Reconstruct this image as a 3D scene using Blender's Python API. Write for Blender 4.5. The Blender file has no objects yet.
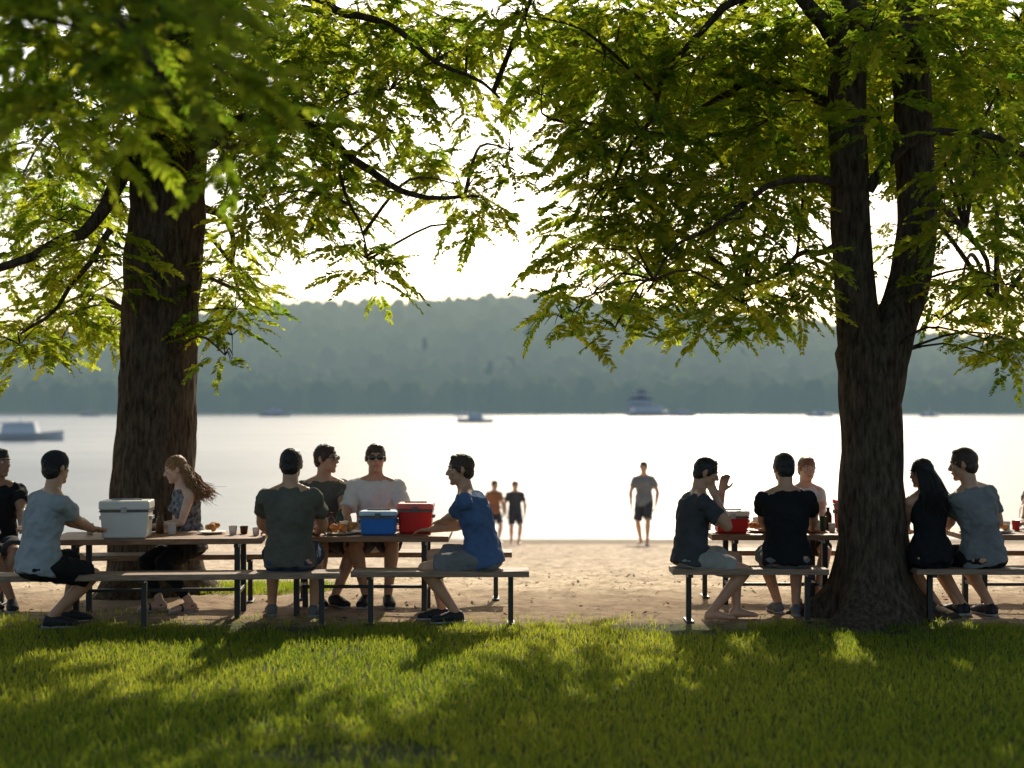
import bpy, bmesh, math, random
import numpy as np
from mathutils import Vector, Matrix, noise
random.seed(7); rng=np.random.default_rng(7)
F=1422.2; H=1.64
scene=bpy.context.scene
COL=scene.collection
SUN_EL=math.radians(32); SUN_AZ=math.radians(7)
SD=Vector((math.sin(SUN_AZ)*math.cos(SUN_EL), math.cos(SUN_AZ)*math.cos(SUN_EL), math.sin(SUN_EL)))
def X(px,d): return (px-512)/F*d
def W(px,py,d): return Vector(((px-512)/F*d, d, H-(py-410)/F*d))
def sstep(a,b,x):
    t=np.clip((x-a)/(b-a),0,1); return t*t*(3-2*t)

# ---------------------------------------------------------------- helpers
def empty(name,loc=(0,0,0)):
    e=bpy.data.objects.new(name,None); e.location=loc; e.empty_display_size=.2; COL.objects.link(e); return e
def addob(name,me,parent=None,mat=None,smooth=False):
    ob=bpy.data.objects.new(name,me); COL.objects.link(ob)
    if mat is not None: me.materials.append(mat)
    if smooth: me.polygons.foreach_set('use_smooth',[True]*len(me.polygons))
    if parent is not None:
        ob.parent=parent; ob.matrix_parent_inverse=parent_inv(parent)
    return ob
def parent_inv(p):
    return (Matrix.Translation(p.location) @ p.rotation_euler.to_matrix().to_4x4()).inverted()
def np_mesh(name,V,Fc,mat=None,parent=None,tint=None,smooth=False):
    me=bpy.data.meshes.new(name); V=np.asarray(V,dtype=np.float32); Fc=np.asarray(Fc,dtype=np.int32)
    me.vertices.add(len(V)); me.vertices.foreach_set('co',V.ravel())
    k=Fc.shape[1]; me.loops.add(Fc.size); me.loops.foreach_set('vertex_index',Fc.ravel())
    me.polygons.add(len(Fc)); me.polygons.foreach_set('loop_start',np.arange(len(Fc),dtype=np.int32)*k)
    me.polygons.foreach_set('loop_total',np.full(len(Fc),k,dtype=np.int32))
    me.update(calc_edges=True)
    if tint is not None:
        a=me.attributes.new('tint','FLOAT','FACE'); a.data.foreach_set('value',np.asarray(tint,dtype=np.float32))
    return addob(name,me,parent,mat,smooth)
class MB:
    def __init__(s): s.v=[]; s.f=[]
    def rings(s,rings,n=14):
        b=len(s.v)
        for c,u,v in rings:
            for i in range(n):
                a=2*math.pi*i/n; s.v.append(c+u*math.cos(a)+v*math.sin(a))
        for k in range(len(rings)-1):
            for i in range(n):
                j=(i+1)%n; s.f.append((b+k*n+i,b+k*n+j,b+(k+1)*n+j,b+(k+1)*n+i))
        s.f.append(tuple(b+i for i in range(n))[::-1]); e=b+(len(rings)-1)*n
        s.f.append(tuple(e+i for i in range(n)))
    def limb(s,A,B,prof,r0=True,r1=True,n=14,flat=None):
        A=Vector(A);B=Vector(B); d=(B-A); L=d.length
        if L<1e-6: return
        d/=L
        up=Vector((0,0,1)) if abs(d.z)<.9 else Vector((0,1,0))
        if flat: up=Vector(flat[0])
        u=d.cross(up).normalized(); v=u.cross(d).normalized(); q=flat[1] if flat else 1
        R=[]
        ra=prof[0][1]; rb=prof[-1][1]
        if r0:
            for a in (80,55,28): R.append((A+d*(prof[0][0]*L-ra*math.sin(math.radians(a))),ra*math.cos(math.radians(a))))
        for t,r in prof: R.append((A+d*t*L,r))
        if r1:
            for a in (28,55,80): R.append((A+d*(prof[-1][0]*L+rb*math.sin(math.radians(a))),rb*math.cos(math.radians(a))))
        s.rings([(c,u*r,v*r*q) for c,r in R],n)
    def ell(s,c,ax,n=14,m=8):
        a,b,cc=ax; R=[]
        for i in range(m+1):
            th=math.radians(-86+172*i/m); R.append((Vector(c)+cc*math.sin(th),a*math.cos(th),b*math.cos(th)))
        s.rings(R,n)
    def box(s,c,x,y,z,taper=1.0):
        b=len(s.v); c=Vector(c)
        for sz in (-1,1):
            k=taper if sz<0 else 1
            for sx,sy in ((-1,-1),(1,-1),(1,1),(-1,1)): s.v.append(c+x*sx*k+y*sy*k+z*sz)
        for f in ((3,2,1,0),(4,5,6,7),(0,1,5,4),(1,2,6,5),(2,3,7,6),(3,0,4,7)): s.f.append(tuple(b+i for i in f))
    def ob(s,name,mat,parent=None,smooth=False,bevel=0,voxel=0,sm=0,disp=0,dscale=.08,seg=2):
        me=bpy.data.meshes.new(name); me.from_pydata([tuple(v) for v in s.v],[],s.f); me.update()
        o=addob(name,me,parent,mat,smooth)
        if bevel:
            m=o.modifiers.new('b','BEVEL'); m.width=bevel; m.segments=seg; m.limit_method='ANGLE'
        if voxel:
            m=o.modifiers.new('r','REMESH'); m.mode='VOXEL'; m.voxel_size=voxel; m.use_smooth_shade=True
        if sm:
            m=o.modifiers.new('s','SMOOTH'); m.factor=.5; m.iterations=sm
        if disp:
            t=bpy.data.textures.get('cl%g'%dscale) or bpy.data.textures.new('cl%g'%dscale,'CLOUDS')
            t.noise_scale=dscale; t.noise_depth=1
            m=o.modifiers.new('d','DISPLACE'); m.texture=t; m.strength=disp; m.mid_level=.5; m.texture_coords='GLOBAL'
        return o

# ---------------------------------------------------------------- materials
def newmat(name):
    m=bpy.data.materials.new(name); m.use_nodes=True; nt=m.node_tree
    return m,nt,nt.nodes.get('Principled BSDF')
def N(nt,t,**kw):
    n=nt.nodes.new(t)
    for k,v in kw.items(): setattr(n,k,v)
    return n
MC={}
def mat(name,col,rough=.7,var=.25,scale=12,bump=.2,bscale=60,spec=.3,dist=.01,sss=0,metal=0,trans=0):
    if name in MC: return MC[name]
    m,nt,p=newmat(name); L=nt.links
    g=N(nt,'ShaderNodeNewGeometry')
    n1=N(nt,'ShaderNodeTexNoise'); n1.inputs['Scale'].default_value=scale; n1.inputs['Detail'].default_value=3
    L.new(g.outputs['Position'],n1.inputs['Vector'])
    r=N(nt,'ShaderNodeValToRGB'); c=np.array(col[:3])
    r.color_ramp.elements[0].position=.3; r.color_ramp.elements[1].position=.7
    r.color_ramp.elements[0].color=(*np.clip(c*(1-var),0,1),1); r.color_ramp.elements[1].color=(*np.clip(c*(1+var),0,1),1)
    L.new(n1.outputs['Fac'],r.inputs['Fac']); L.new(r.outputs['Color'],p.inputs['Base Color'])
    n2=N(nt,'ShaderNodeTexNoise'); n2.inputs['Scale'].default_value=bscale; n2.inputs['Detail'].default_value=2
    L.new(g.outputs['Position'],n2.inputs['Vector'])
    b=N(nt,'ShaderNodeBump'); b.inputs['Strength'].default_value=bump; b.inputs['Distance'].default_value=dist
    L.new(n2.outputs['Fac'],b.inputs['Height']); L.new(b.outputs['Normal'],p.inputs['Normal'])
    p.inputs['Roughness'].default_value=rough; p.inputs['Specular IOR Level'].default_value=spec; p.inputs['Metallic'].default_value=metal
    if trans:
        t=N(nt,'ShaderNodeBsdfTranslucent'); L.new(r.outputs['Color'],t.inputs['Color']); s=N(nt,'ShaderNodeMixShader'); s.inputs[0].default_value=trans
        L.new(p.outputs[0],s.inputs[1]); L.new(t.outputs[0],s.inputs[2]); L.new(s.outputs[0],nt.nodes['Material Output'].inputs['Surface'])
    MC[name]=m; return m
HAZE_GLOW0=(.105,.145,.160); HAZE_GLOW1=(.275,.315,.295)  # painted haze colours, emitted by far forest and far ground
def leafmat(name,c0,c1,t0,t1,tr=.5,haze_glow=False):
    m,nt,p=newmat(name); L=nt.links; nt.nodes.remove(p)
    out=nt.nodes.get('Material Output')
    a=N(nt,'ShaderNodeAttribute',attribute_name='tint')
    def mix(ca,cb,f=None):
        x=N(nt,'ShaderNodeMix',data_type='RGBA'); x.inputs['A'].default_value=(*ca,1); x.inputs['B'].default_value=(*cb,1)
        L.new(f if f is not None else a.outputs['Fac'],x.inputs['Factor']); return x.outputs['Result']
    d=N(nt,'ShaderNodeBsdfDiffuse'); L.new(mix(c0,c1),d.inputs['Color'])
    t=N(nt,'ShaderNodeBsdfTranslucent'); L.new(mix(t0,t1),t.inputs['Color'])
    s=N(nt,'ShaderNodeMixShader'); s.inputs[0].default_value=tr; L.new(d.outputs[0],s.inputs[1]); L.new(t.outputs[0],s.inputs[2])
    last=s
    if haze_glow:   # distance haze painted into the material as emission, paler further back
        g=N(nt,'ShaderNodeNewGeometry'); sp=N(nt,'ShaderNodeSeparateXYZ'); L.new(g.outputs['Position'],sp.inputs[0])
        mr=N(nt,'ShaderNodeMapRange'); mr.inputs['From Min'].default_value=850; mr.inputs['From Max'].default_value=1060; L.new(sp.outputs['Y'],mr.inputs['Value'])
        e=N(nt,'ShaderNodeEmission'); L.new(mix(HAZE_GLOW0,HAZE_GLOW1,mr.outputs['Result']),e.inputs['Color'])
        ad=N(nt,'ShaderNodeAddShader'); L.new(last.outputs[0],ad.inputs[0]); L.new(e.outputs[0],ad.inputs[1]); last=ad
    L.new(last.outputs[0],out.inputs['Surface']); return m
LEAF=leafmat('leaf',(.05,.09,.025),(.09,.135,.03),(.20,.36,.02),(.70,.72,.045),.58)
GRASSM=leafmat('grass_blade',(.055,.10,.02),(.12,.16,.03),(.18,.30,.02),(.62,.62,.06),.55)
FORESTM=leafmat('forest_canopy',(.03,.055,.02),(.08,.105,.03),(.05,.07,.02),(.12,.13,.03),.35,haze_glow=True)

def barkmat():
    m,nt,p=newmat('bark'); L=nt.links; g=N(nt,'ShaderNodeNewGeometry')
    mp=N(nt,'ShaderNodeMapping'); mp.inputs['Scale'].default_value=(1,1,.22); L.new(g.outputs['Position'],mp.inputs['Vector'])
    v=N(nt,'ShaderNodeTexNoise'); v.inputs['Scale'].default_value=30; v.inputs['Detail'].default_value=6; v.inputs['Roughness'].default_value=.7; L.new(mp.outputs[0],v.inputs['Vector'])
    r=N(nt,'ShaderNodeValToRGB'); r.color_ramp.elements[0].position=.35; r.color_ramp.elements[1].position=.68
    r.color_ramp.elements[0].color=(.028,.019,.013,1); r.color_ramp.elements[1].color=(.155,.115,.082,1)
    L.new(v.outputs['Fac'],r.inputs['Fac']); L.new(r.outputs[0],p.inputs['Base Color'])
    b=N(nt,'ShaderNodeBump'); b.inputs['Strength'].default_value=1; b.inputs['Distance'].default_value=.03; L.new(v.outputs['Fac'],b.inputs['Height']); L.new(b.outputs[0],p.inputs['Normal'])
    p.inputs['Roughness'].default_value=.95; p.inputs['Specular IOR Level'].default_value=.1
    return m
BARK=barkmat()

# ---------------------------------------------------------------- world / sun / camera
w=bpy.data.worlds.new('World'); scene.world=w; w.use_nodes=True; nt=w.node_tree
sky=nt.nodes.new('ShaderNodeTexSky'); sky.sky_type='NISHITA'; sky.sun_disc=False; sky.sun_elevation=SUN_EL; sky.sun_rotation=SUN_AZ
sky.air_density=1.1; sky.dust_density=2.5; sky.ozone_density=1.0
bg=nt.nodes.get('Background'); bg.inputs['Strength'].default_value=.15; nt.links.new(sky.outputs[0],bg.inputs['Color'])
sl=bpy.data.lights.new('sun','SUN'); sl.energy=5; sl.angle=math.radians(.53); sl.color=(1,.89,.70)
so=bpy.data.objects.new('sun',sl); COL.objects.link(so); so.rotation_euler=(-SD).to_track_quat('-Z','Y').to_euler(); so.location=(0,20,30)
cam=bpy.data.cameras.new('camera'); co=bpy.data.objects.new('camera',cam); COL.objects.link(co); scene.camera=co
co.location=(0,0,H); co.rotation_euler=(math.radians(90),0,0); cam.lens=50; cam.sensor_width=36; cam.shift_y=26/1024
cam.clip_end=6000; cam.dof.use_dof=True; cam.dof.focus_distance=11.3; cam.dof.aperture_fstop=1.2
scene.view_settings.view_transform='Standard'; scene.view_settings.look='None'; scene.view_settings.exposure=0

# ---------------------------------------------------------------- terrain
ridge_px=np.array([-600,0,120,250,330,420,480,540,600,700,830,930,1024,1600]); ridge_py=np.array([345,340,325,308,304,303,297,296,306,312,322,335,345,350])
def gz(x,y):
    x=np.asarray(x,float); y=np.asarray(y,float)
    z=-1.32*np.clip((y-13)/18.5,0,1)**1.05
    z=z-3*sstep(31.5,60,y)
    px=512+F*x/1000
    top=H+(410-np.interp(px,ridge_px,ridge_py))/F*1000-14
    z=z+(4.6)*sstep(835,852,y)+ (top-.3)*sstep(850,1020,y)
    return z
ys=np.concatenate([np.arange(-12,10,.5),np.arange(10,32,.11),np.array([33,35,38,42,50,60,90,150,300,500,700,800,830,840,846,852]),np.arange(860,1100,14),[1150,1300,1600,2500]])
xs0=np.concatenate([np.arange(0,9,.11),np.arange(9,20,.6),[22,26,32,40,55,75,100],np.arange(140,800,25),[900,1100,1500,2200]])
xs=np.concatenate([-xs0[:0:-1],xs0])
GX,GY=np.meshgrid(xs,ys); GZ=gz(GX,GY)
sn=np.zeros_like(GZ)
for i in range(GZ.shape[0]):
    y=ys[i]
    if 10<y<31.5:
        for j in range(GZ.shape[1]):
            if abs(xs[j])<9.2:
                k=min(1,max(.25,(y-11)/2)); a=noise.noise(Vector((xs[j]*3.1,y*3.1,0)))*.03+noise.noise(Vector((xs[j]*7,y*7,5)))*.03
                sn[i,j]=a*k*(1 if y<29 else .3)
GZ=GZ+sn
nx=len(xs); ny=len(ys)
idx=np.arange(nx*ny).reshape(ny,nx)
FC=np.stack([idx[:-1,:-1],idx[:-1,1:],idx[1:,1:],idx[1:,:-1]],-1).reshape(-1,4)
def groundmat():
    m,nt,p=newmat('ground'); L=nt.links; g=N(nt,'ShaderNodeNewGeometry'); sp=N(nt,'ShaderNodeSeparateXYZ'); L.new(g.outputs['Position'],sp.inputs[0])
    def noi(s,d=4,rg=.6):
        n=N(nt,'ShaderNodeTexNoise'); n.inputs['Scale'].default_value=s; n.inputs['Detail'].default_value=d; n.inputs['Roughness'].default_value=rg; L.new(g.outputs['Position'],n.inputs['Vector']); return n.outputs['Fac']
    def math_(op,a,b):
        n=N(nt,'ShaderNodeMath',operation=op)
        for i,q in enumerate((a,b)):
            if isinstance(q,(int,float)): n.inputs[i].default_value=q
            else: L.new(q,n.inputs[i])
        return n.outputs[0]
    def rng_(v,a,b):
        n=N(nt,'ShaderNodeMapRange',interpolation_type='SMOOTHSTEP'); L.new(v,n.inputs['Value']); n.inputs['From Min'].default_value=a; n.inputs['From Max'].default_value=b; return n.outputs['Result']
    def ramp(f,ca,cb,a=.3,b=.7):
        r=N(nt,'ShaderNodeValToRGB'); r.color_ramp.elements[0].position=a; r.color_ramp.elements[1].position=b
        r.color_ramp.elements[0].color=(*ca,1); r.color_ramp.elements[1].color=(*cb,1); L.new(f,r.inputs[0]); return r.outputs[0]
    def mx(f,a,b):
        x=N(nt,'ShaderNodeMix',data_type='RGBA'); L.new(f,x.inputs['Factor']); L.new(a,x.inputs['A']); L.new(b,x.inputs['B']); return x.outputs['Result']
    yy=math_('ADD',sp.outputs['Y'],math_('MULTIPLY',math_('SUBTRACT',noi(1.3),.5),1.6))
    soil=ramp(noi(9),(.035,.05,.014),(.085,.09,.035))
    dirt=ramp(noi(6,6),(.20,.135,.08),(.44,.32,.21))
    sand=ramp(noi(5,8,.78),(.34,.25,.165),(.80,.64,.46),.36,.60)
    wet=ramp(noi(3),(.28,.22,.15),(.38,.31,.23))
    c=mx(rng_(yy,10.6,11.1),soil,dirt); c=mx(rng_(yy,11.8,13.6),c,sand); c=mx(rng_(yy,30.2,31.4),c,wet)
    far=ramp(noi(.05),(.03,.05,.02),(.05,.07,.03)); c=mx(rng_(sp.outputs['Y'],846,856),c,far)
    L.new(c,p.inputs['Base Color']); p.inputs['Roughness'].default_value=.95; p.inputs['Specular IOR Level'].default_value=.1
    haze_glow=N(nt,'ShaderNodeMix',data_type='RGBA'); haze_glow.inputs['A'].default_value=(0,0,0,1); haze_glow.inputs['B'].default_value=(*HAZE_GLOW0,1); L.new(rng_(sp.outputs['Y'],820,850),haze_glow.inputs['Factor'])
    L.new(haze_glow.outputs['Result'],p.inputs['Emission Color']); p.inputs['Emission Strength'].default_value=1  # far ground glows faintly: haze painted in as emission
    h=math_('ADD',noi(14,5,.7),math_('MULTIPLY',noi(70,2),.35))
    b=N(nt,'ShaderNodeBump'); b.inputs['Strength'].default_value=.8; b.inputs['Distance'].default_value=.025; L.new(h,b.inputs['Height']); L.new(b.outputs[0],p.inputs['Normal'])
    return m
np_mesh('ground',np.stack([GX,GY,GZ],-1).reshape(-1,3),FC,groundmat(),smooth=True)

# lake
def watermat():
    m,nt,p=newmat('lake_water'); L=nt.links; g=N(nt,'ShaderNodeNewGeometry')
    mp=N(nt,'ShaderNodeMapping'); mp.inputs['Scale'].default_value=(.4,1.4,1); L.new(g.outputs['Position'],mp.inputs['Vector'])
    n=N(nt,'ShaderNodeTexNoise'); n.inputs['Scale'].default_value=1.3; n.inputs['Detail'].default_value=3; L.new(mp.outputs[0],n.inputs['Vector'])
    b=N(nt,'ShaderNodeBump'); b.inputs['Strength'].default_value=.6; b.inputs['Distance'].default_value=.13; L.new(n.outputs['Fac'],b.inputs['Height']); L.new(b.outputs[0],p.inputs['Normal'])
    mp2=N(nt,'ShaderNodeMapping'); mp2.inputs['Scale'].default_value=(.012,.05,1); L.new(g.outputs['Position'],mp2.inputs['Vector'])
    n2=N(nt,'ShaderNodeTexNoise'); n2.inputs['Scale'].default_value=1; n2.inputs['Detail'].default_value=3; L.new(mp2.outputs[0],n2.inputs['Vector'])
    mr=N(nt,'ShaderNodeMapRange'); mr.inputs['From Min'].default_value=.35; mr.inputs['From Max'].default_value=.65; mr.inputs['To Min'].default_value=.27; mr.inputs['To Max'].default_value=.39; L.new(n2.outputs['Fac'],mr.inputs['Value']); L.new(mr.outputs[0],p.inputs['Roughness'])
    p.inputs['Base Color'].default_value=(.045,.075,.09,1); p.inputs['IOR'].default_value=1.333
    return m
np_mesh('lake_water',[(-1800,28,-1.34),(1800,28,-1.34),(1800,880,-1.34),(-1800,880,-1.34)],[(0,1,2,3)],watermat())

# distant forest
bm=bmesh.new(); bmesh.ops.create_icosphere(bm,subdivisions=2,radius=1); IV=np.array([v.co[:] for v in bm.verts]); IF=np.array([[v.index for v in f.verts] for f in bm.faces]); bm.free()
bv=[];bf=[];bt=[];off=0
for i in range(3000):
    y=851+ (rng.random()**1.3)*210; x=rng.uniform(-520,520)
    z=float(gz(x,y)); r=rng.uniform(4.2,8); hh=rng.uniform(5.5,11)
    nn=1+rng.normal(0,.14,len(IV))
    v=IV*nn[:,None]*np.array([r,r,hh])+np.array([x,y,z+hh*.75+1])
    bv.append(v); bf.append(IF+off); off+=len(v); bt.append(np.full(len(IF),rng.random()))
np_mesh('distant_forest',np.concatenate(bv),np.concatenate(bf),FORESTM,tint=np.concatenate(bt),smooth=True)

# ---------------------------------------------------------------- grass
def grass(name,x,y,hmin,hmax,wd):
    n=len(x); z=gz(x,y)
    a=rng.random(n)*2*np.pi; ln=rng.uniform(.1,.7,n); la=rng.random(n)*2*np.pi; h=rng.uniform(hmin,hmax,n)
    base=np.stack([x,y,z-.005],-1); u=np.stack([np.cos(a),np.sin(a),0*a],-1)*wd
    m=base+np.stack([np.cos(la)*ln*h*.35,np.sin(la)*ln*h*.35,h*.6],-1); tip=base+np.stack([np.cos(la)*ln*h,np.sin(la)*ln*h,h],-1)
    V=np.stack([base-u,base+u,m+u*.7,m-u*.7,tip],1).reshape(-1,3)
    o=np.arange(n)[:,None]*5
    Fq=np.concatenate([o+np.array([[0,1,2]]),o+np.array([[0,2,3]]),o+np.array([[3,2,4]])],0)
    t=np.clip(.5+.5*np.sin(x*1.3+np.sin(y*2))*.4+rng.normal(0,.25,n),0,1)
    np_mesh(name,V,Fq,GRASSM,tint=np.concatenate([t,t,t]))
n=150000
y=rng.uniform(5.6,11.6,n); x=rng.uniform(-1,1,n)*(y*.40+.8)
pn=np.array([noise.noise(Vector((a*1.1,b*1.1,3)))+.5*noise.noise(Vector((a*3.7,b*3.7,9))) for a,b in zip(x,y)])
edge=10.75+pn*.9
keep=(y<edge)|((y<edge+.5)&(rng.random(n)<.12)); keep&=~((pn<-.62)&(rng.random(n)<.5))
keep&=~((((x+.75)/.5)**2+((y-6.75)/.22)**2<1)&(rng.random(n)<.75))
grass('grass',x[keep],y[keep],.025,.062,.0034)
n=6000; ang=rng.random(n)*6.28; rr=rng.random(n)**.5
grass('grass',-2.6+np.cos(ang)*rr*1.1,13.1+np.sin(ang)*rr*.5,.03,.09,.003)

# fallen leaves
n=1500; y=rng.uniform(9.5,16,n); x=rng.uniform(-1,1,n)*(y*.4); a=rng.random(n)*6.28; s=rng.uniform(.012,.028,n)
u=np.stack([np.cos(a),np.sin(a),rng.normal(0,.3,n)],-1)*s[:,None]; v=np.stack([-np.sin(a),np.cos(a),rng.normal(0,.3,n)],-1)*s[:,None]*.5
b=np.stack([x,y,gz(x,y)+.022],-1)
np_mesh('fallen_leaves',np.stack([b-u,b-v,b+u,b+v],1).reshape(-1,3),np.arange(4*n).reshape(-1,4),mat('dry_leaf',(.20,.12,.04),.8,.5))

# ---------------------------------------------------------------- trees
def tube(V,Fc,pts,rad,n=8,bark=0,flare=0):
    b=len(V); pts=[Vector(p) for p in pts]
    prevu=None
    for k,p in enumerate(pts):
        d=(pts[min(k+1,len(pts)-1)]-pts[max(k-1,0)]).normalized()
        if prevu is None: prevu=Vector((1,0,0)) if abs(d.x)<.9 else Vector((0,1,0))
        u=(prevu-d*prevu.dot(d)).normalized(); v=d.cross(u); prevu=u
        for i in range(n):
            a=2*math.pi*i/n; r=rad[k]
            if flare:
                e=math.exp(-max(0,p.z)/.17); r*=1+flare*e*(.75+.5*math.sin(a*3+1)+.3*math.sin(a*5))
            if bark:
                q=Vector((math.cos(a)*rad[k]*14,math.sin(a)*rad[k]*14,p.z*2.2+p.x)); r*=1+bark*(abs(noise.noise(q))*2-.5)+.04*noise.noise(p*1.5+Vector((a,0,0)))
            V.append(p+u*math.cos(a)*r+v*math.sin(a)*r)
    for k in range(len(pts)-1):
        for i in range(n):
            j=(i+1)%n; Fc.append((b+k*n+i,b+k*n+j,b+(k+1)*n+j,b+(k+1)*n+i))
def smoothpath(pts,rad,step):
    P=[];R=[];pts=[Vector(p) for p in pts]; n=len(pts)
    for i in range(n-1):
        p0=pts[max(i-1,0)];p1=pts[i];p2=pts[i+1];p3=pts[min(i+2,n-1)]
        m=max(2,int((p2-p1).length/step))
        for k in range(m):
            t=k/m; P.append(.5*((2*p1)+(p2-p0)*t+(2*p0-5*p1+4*p2-p3)*t*t+(3*p1-p0-3*p2+p3)*t**3)); R.append(rad[i]*(1-t)+rad[i+1]*t)
    P.append(pts[-1]);R.append(rad[-1]); return P,R
def spray_template(K=13,seed=0):
    r=np.random.default_rng(seed); V=[]
    for k in range(K):
        t=.08+.92*k/(K-1); c=np.array([t,.05*math.sin(t*3+seed),-.34*t*t])
        ln=.225*math.sin(min(1,.3+t*.85)*math.pi*.70)*(1.05 if t<.8 else .75)
        for sd in (-1,1):
            ang=math.radians(62-28*t+r.normal(0,9)); d=np.array([math.cos(ang),sd*math.sin(ang),-.22-.25*t+r.normal(0,.18)]); d/=np.linalg.norm(d)
            side=np.cross(d,[0,0,1]); side/=np.linalg.norm(side); side=side+np.array([0,0,r.normal(0,.5)]); wv=side*ln*.26
            V+= [c,c+d*ln*.45+wv,c+d*ln,c+d*ln*.45-wv]
    return np.array(V)
TEMPL=[spray_template(13,s) for s in range(4)]
PATCH=[(-1.9,9.75,1.9,.42),(-.35,9.9,1.0,.33),(-1.9,8.85,1.2,.28),(-.9,9.3,1.0,.28),(.62,7.9,.4,.5),(3.9,10.5,.7,.3),(-3.2,9.3,.7,.3),(-2.4,8.2,.5,.18),(-1.6,12.0,.9,.5),(.1,11.3,.7,.6),(1.7,12.3,.5,.5),(2.1,13.4,1.2,.4),(-.5,13.8,1.5,.7),(3.5,12.2,.5,.3)]
def lit(px_,py_,pz_):
    gx=px_-SD.x/SD.z*pz_; gy=py_-SD.y/SD.z*pz_; m=np.zeros(len(gx),bool)
    for cx,cy,rx,ry in PATCH: m|=((gx-cx)/rx)**2+((gy-cy)/ry)**2<1
    return m
def tree(name,trunks,limbs,clusters):
    e=empty(name,trunks[0][0][0]); V=[];Fc=[]; skel=[]
    for pts,rad,fl in trunks:
        P,R=smoothpath(pts,rad,.05); tube(V,Fc,P,R,48,.09,fl); skel+= [p for p in P if p.z>2.0][::6]
    for pts,rad in limbs:
        P,R=smoothpath(pts,rad,.12); P=[p+Vector((noise.noise(p*2.5),noise.noise(p*2.5+Vector((9,0,0))),noise.noise(p*2.5+Vector((0,9,0)))))*.08*min(1,i/5) for i,p in enumerate(P)]
        tube(V,Fc,P,R,12,.05); skel+=P[2::2]
    pos=[];dirs=[];scl=[]
    for cl in clusters:
        c,r=Vector(cl[0]),cl[1]; dn=cl[2] if len(cl)>2 else 1.0
        s=min(skel,key=lambda q:(q-c).length+ (0.6*max(0,q.z-c.z)))
        L=(c-s).length
        if L>.15:
            mid=(s+c)*.5+Vector((random.uniform(-.1,.1),random.uniform(-.1,.1),.14*L)); r0=min(.028,.005+.008*L)
            P,R=smoothpath([s,mid,c],[r0,r0*.7,r0*.35],.15); tube(V,Fc,P,R,6)
        n=int(64*dn*(r/.5)**2)
        for k in range(int(5+n/12)):
            d=Vector((random.gauss(0,1),random.gauss(0,1),random.gauss(0,.55))).normalized(); q=c+d*r*random.uniform(.6,.95); q.z-=.1*r
            P,R=smoothpath([c,(c+q)*.5+Vector((0,0,.06)),q],[.007,.005,.002],.2); tube(V,Fc,P,R,3)
        d=rng.normal(0,1,(n,3)); d/=np.linalg.norm(d,axis=1)[:,None]; rr=r*rng.random(n)**.42
        pos.append(np.array(c)+d*rr[:,None]*np.array([1,1,.75])); dirs.append(np.stack([np.arctan2(d[:,1],d[:,0])+rng.normal(0,.7,n),rng.normal(-.12,.3,n),rng.normal(0,.35,n)],-1)); scl.append(rng.uniform(.23,.42,n)*(1.7 if dn<.5 else 1))
    np_mesh('trunk_and_branches',[tuple(v) for v in V],Fc,BARK,e,smooth=True)
    pos=np.concatenate(pos);dirs=np.concatenate(dirs);scl=np.concatenate(scl)
    bad=lit(pos[:,0],pos[:,1],pos[:,2])&(rng.random(len(pos))<.97); inview=(pos[:,2]<H+.29*pos[:,1])&(pos[:,1]<14.2)
    keep=~(bad&~(inview&(rng.random(len(pos))<.55))); pos=pos[keep];dirs=dirs[keep];scl=scl[keep]
    cy,sy=np.cos(dirs[:,0]),np.sin(dirs[:,0]);cp,sp_=np.cos(dirs[:,1]),np.sin(dirs[:,1]);cr,sr=np.cos(dirs[:,2]),np.sin(dirs[:,2])
    z0=np.zeros_like(cy);o1=np.ones_like(cy)
    Rz=np.stack([cy,-sy,z0,sy,cy,z0,z0,z0,o1],-1).reshape(-1,3,3);Ry=np.stack([cp,z0,-sp_,z0,o1,z0,sp_,z0,cp],-1).reshape(-1,3,3);Rx=np.stack([o1,z0,z0,z0,cr,-sr,z0,sr,cr],-1).reshape(-1,3,3)
    R=Rz@Ry@Rx*scl[:,None,None]; which=rng.integers(0,4,len(pos)); out=[];tt=[]
    for k in range(4):
        s=which==k; vv=np.einsum('nij,mj->nmi',R[s],TEMPL[k])+pos[s][:,None,:]; out.append(vv.reshape(-1,3))
        tb=np.clip(rng.normal(.5,.27,s.sum()),0,1); tt.append(np.clip(np.repeat(tb,len(TEMPL[k])//4)+rng.normal(0,.1,s.sum()*(len(TEMPL[k])//4)),0,1))
    out=np.concatenate(out)
    np_mesh('foliage',out,np.arange(len(out)).reshape(-1,4),LEAF,e,tint=np.concatenate(tt))
    print(name,'sprays',len(pos),'quads',len(out)//4)
def CL(lst,seed,dr,k=1.0,dn=1.0):
    r=random.Random(seed); out=[]
    for px,py,rp in lst:
        d=r.uniform(*dr); out.append((W(px,py,d),rp/F*d*k,dn))
    return out
def fill(cx,cy,rx,ry,z0,z1,n,seed,ymax=14.0,rmin=.55,rmax=.85):
    r=random.Random(seed); out=[]
    while len(out)<n:
        x,y,z=r.uniform(-1,1),r.uniform(-1,1),r.uniform(0,1)
        if x*x+y*y>1-.5*z: continue
        p=Vector((cx+x*rx,cy+y*ry,z0+z*(z1-z0)))
        py=410-(p.z-H)/max(p.y,.1)*F
        rr=r.uniform(rmin,rmax)
        if p.y>3 and py>-rr/p.y*F*.9-30 and -100<512+F*p.x/p.y<1124: continue
        if p.y<=4.5 or p.y>ymax: continue
        out.append((p,rr,.28))
    return out
d=12.8
LT=[([W(153,592,d)+Vector((0,0,-.05)),W(153,570,d),W(154,500,d),W(157,400,d),W(160,300,d),W(168,190,d),W(176,80,d),W(180,-60,d),W(175,-200,d),W(170,-400,d)],[.40,.385,.365,.345,.335,.325,.30,.26,.2,.1],.5)]
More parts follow.
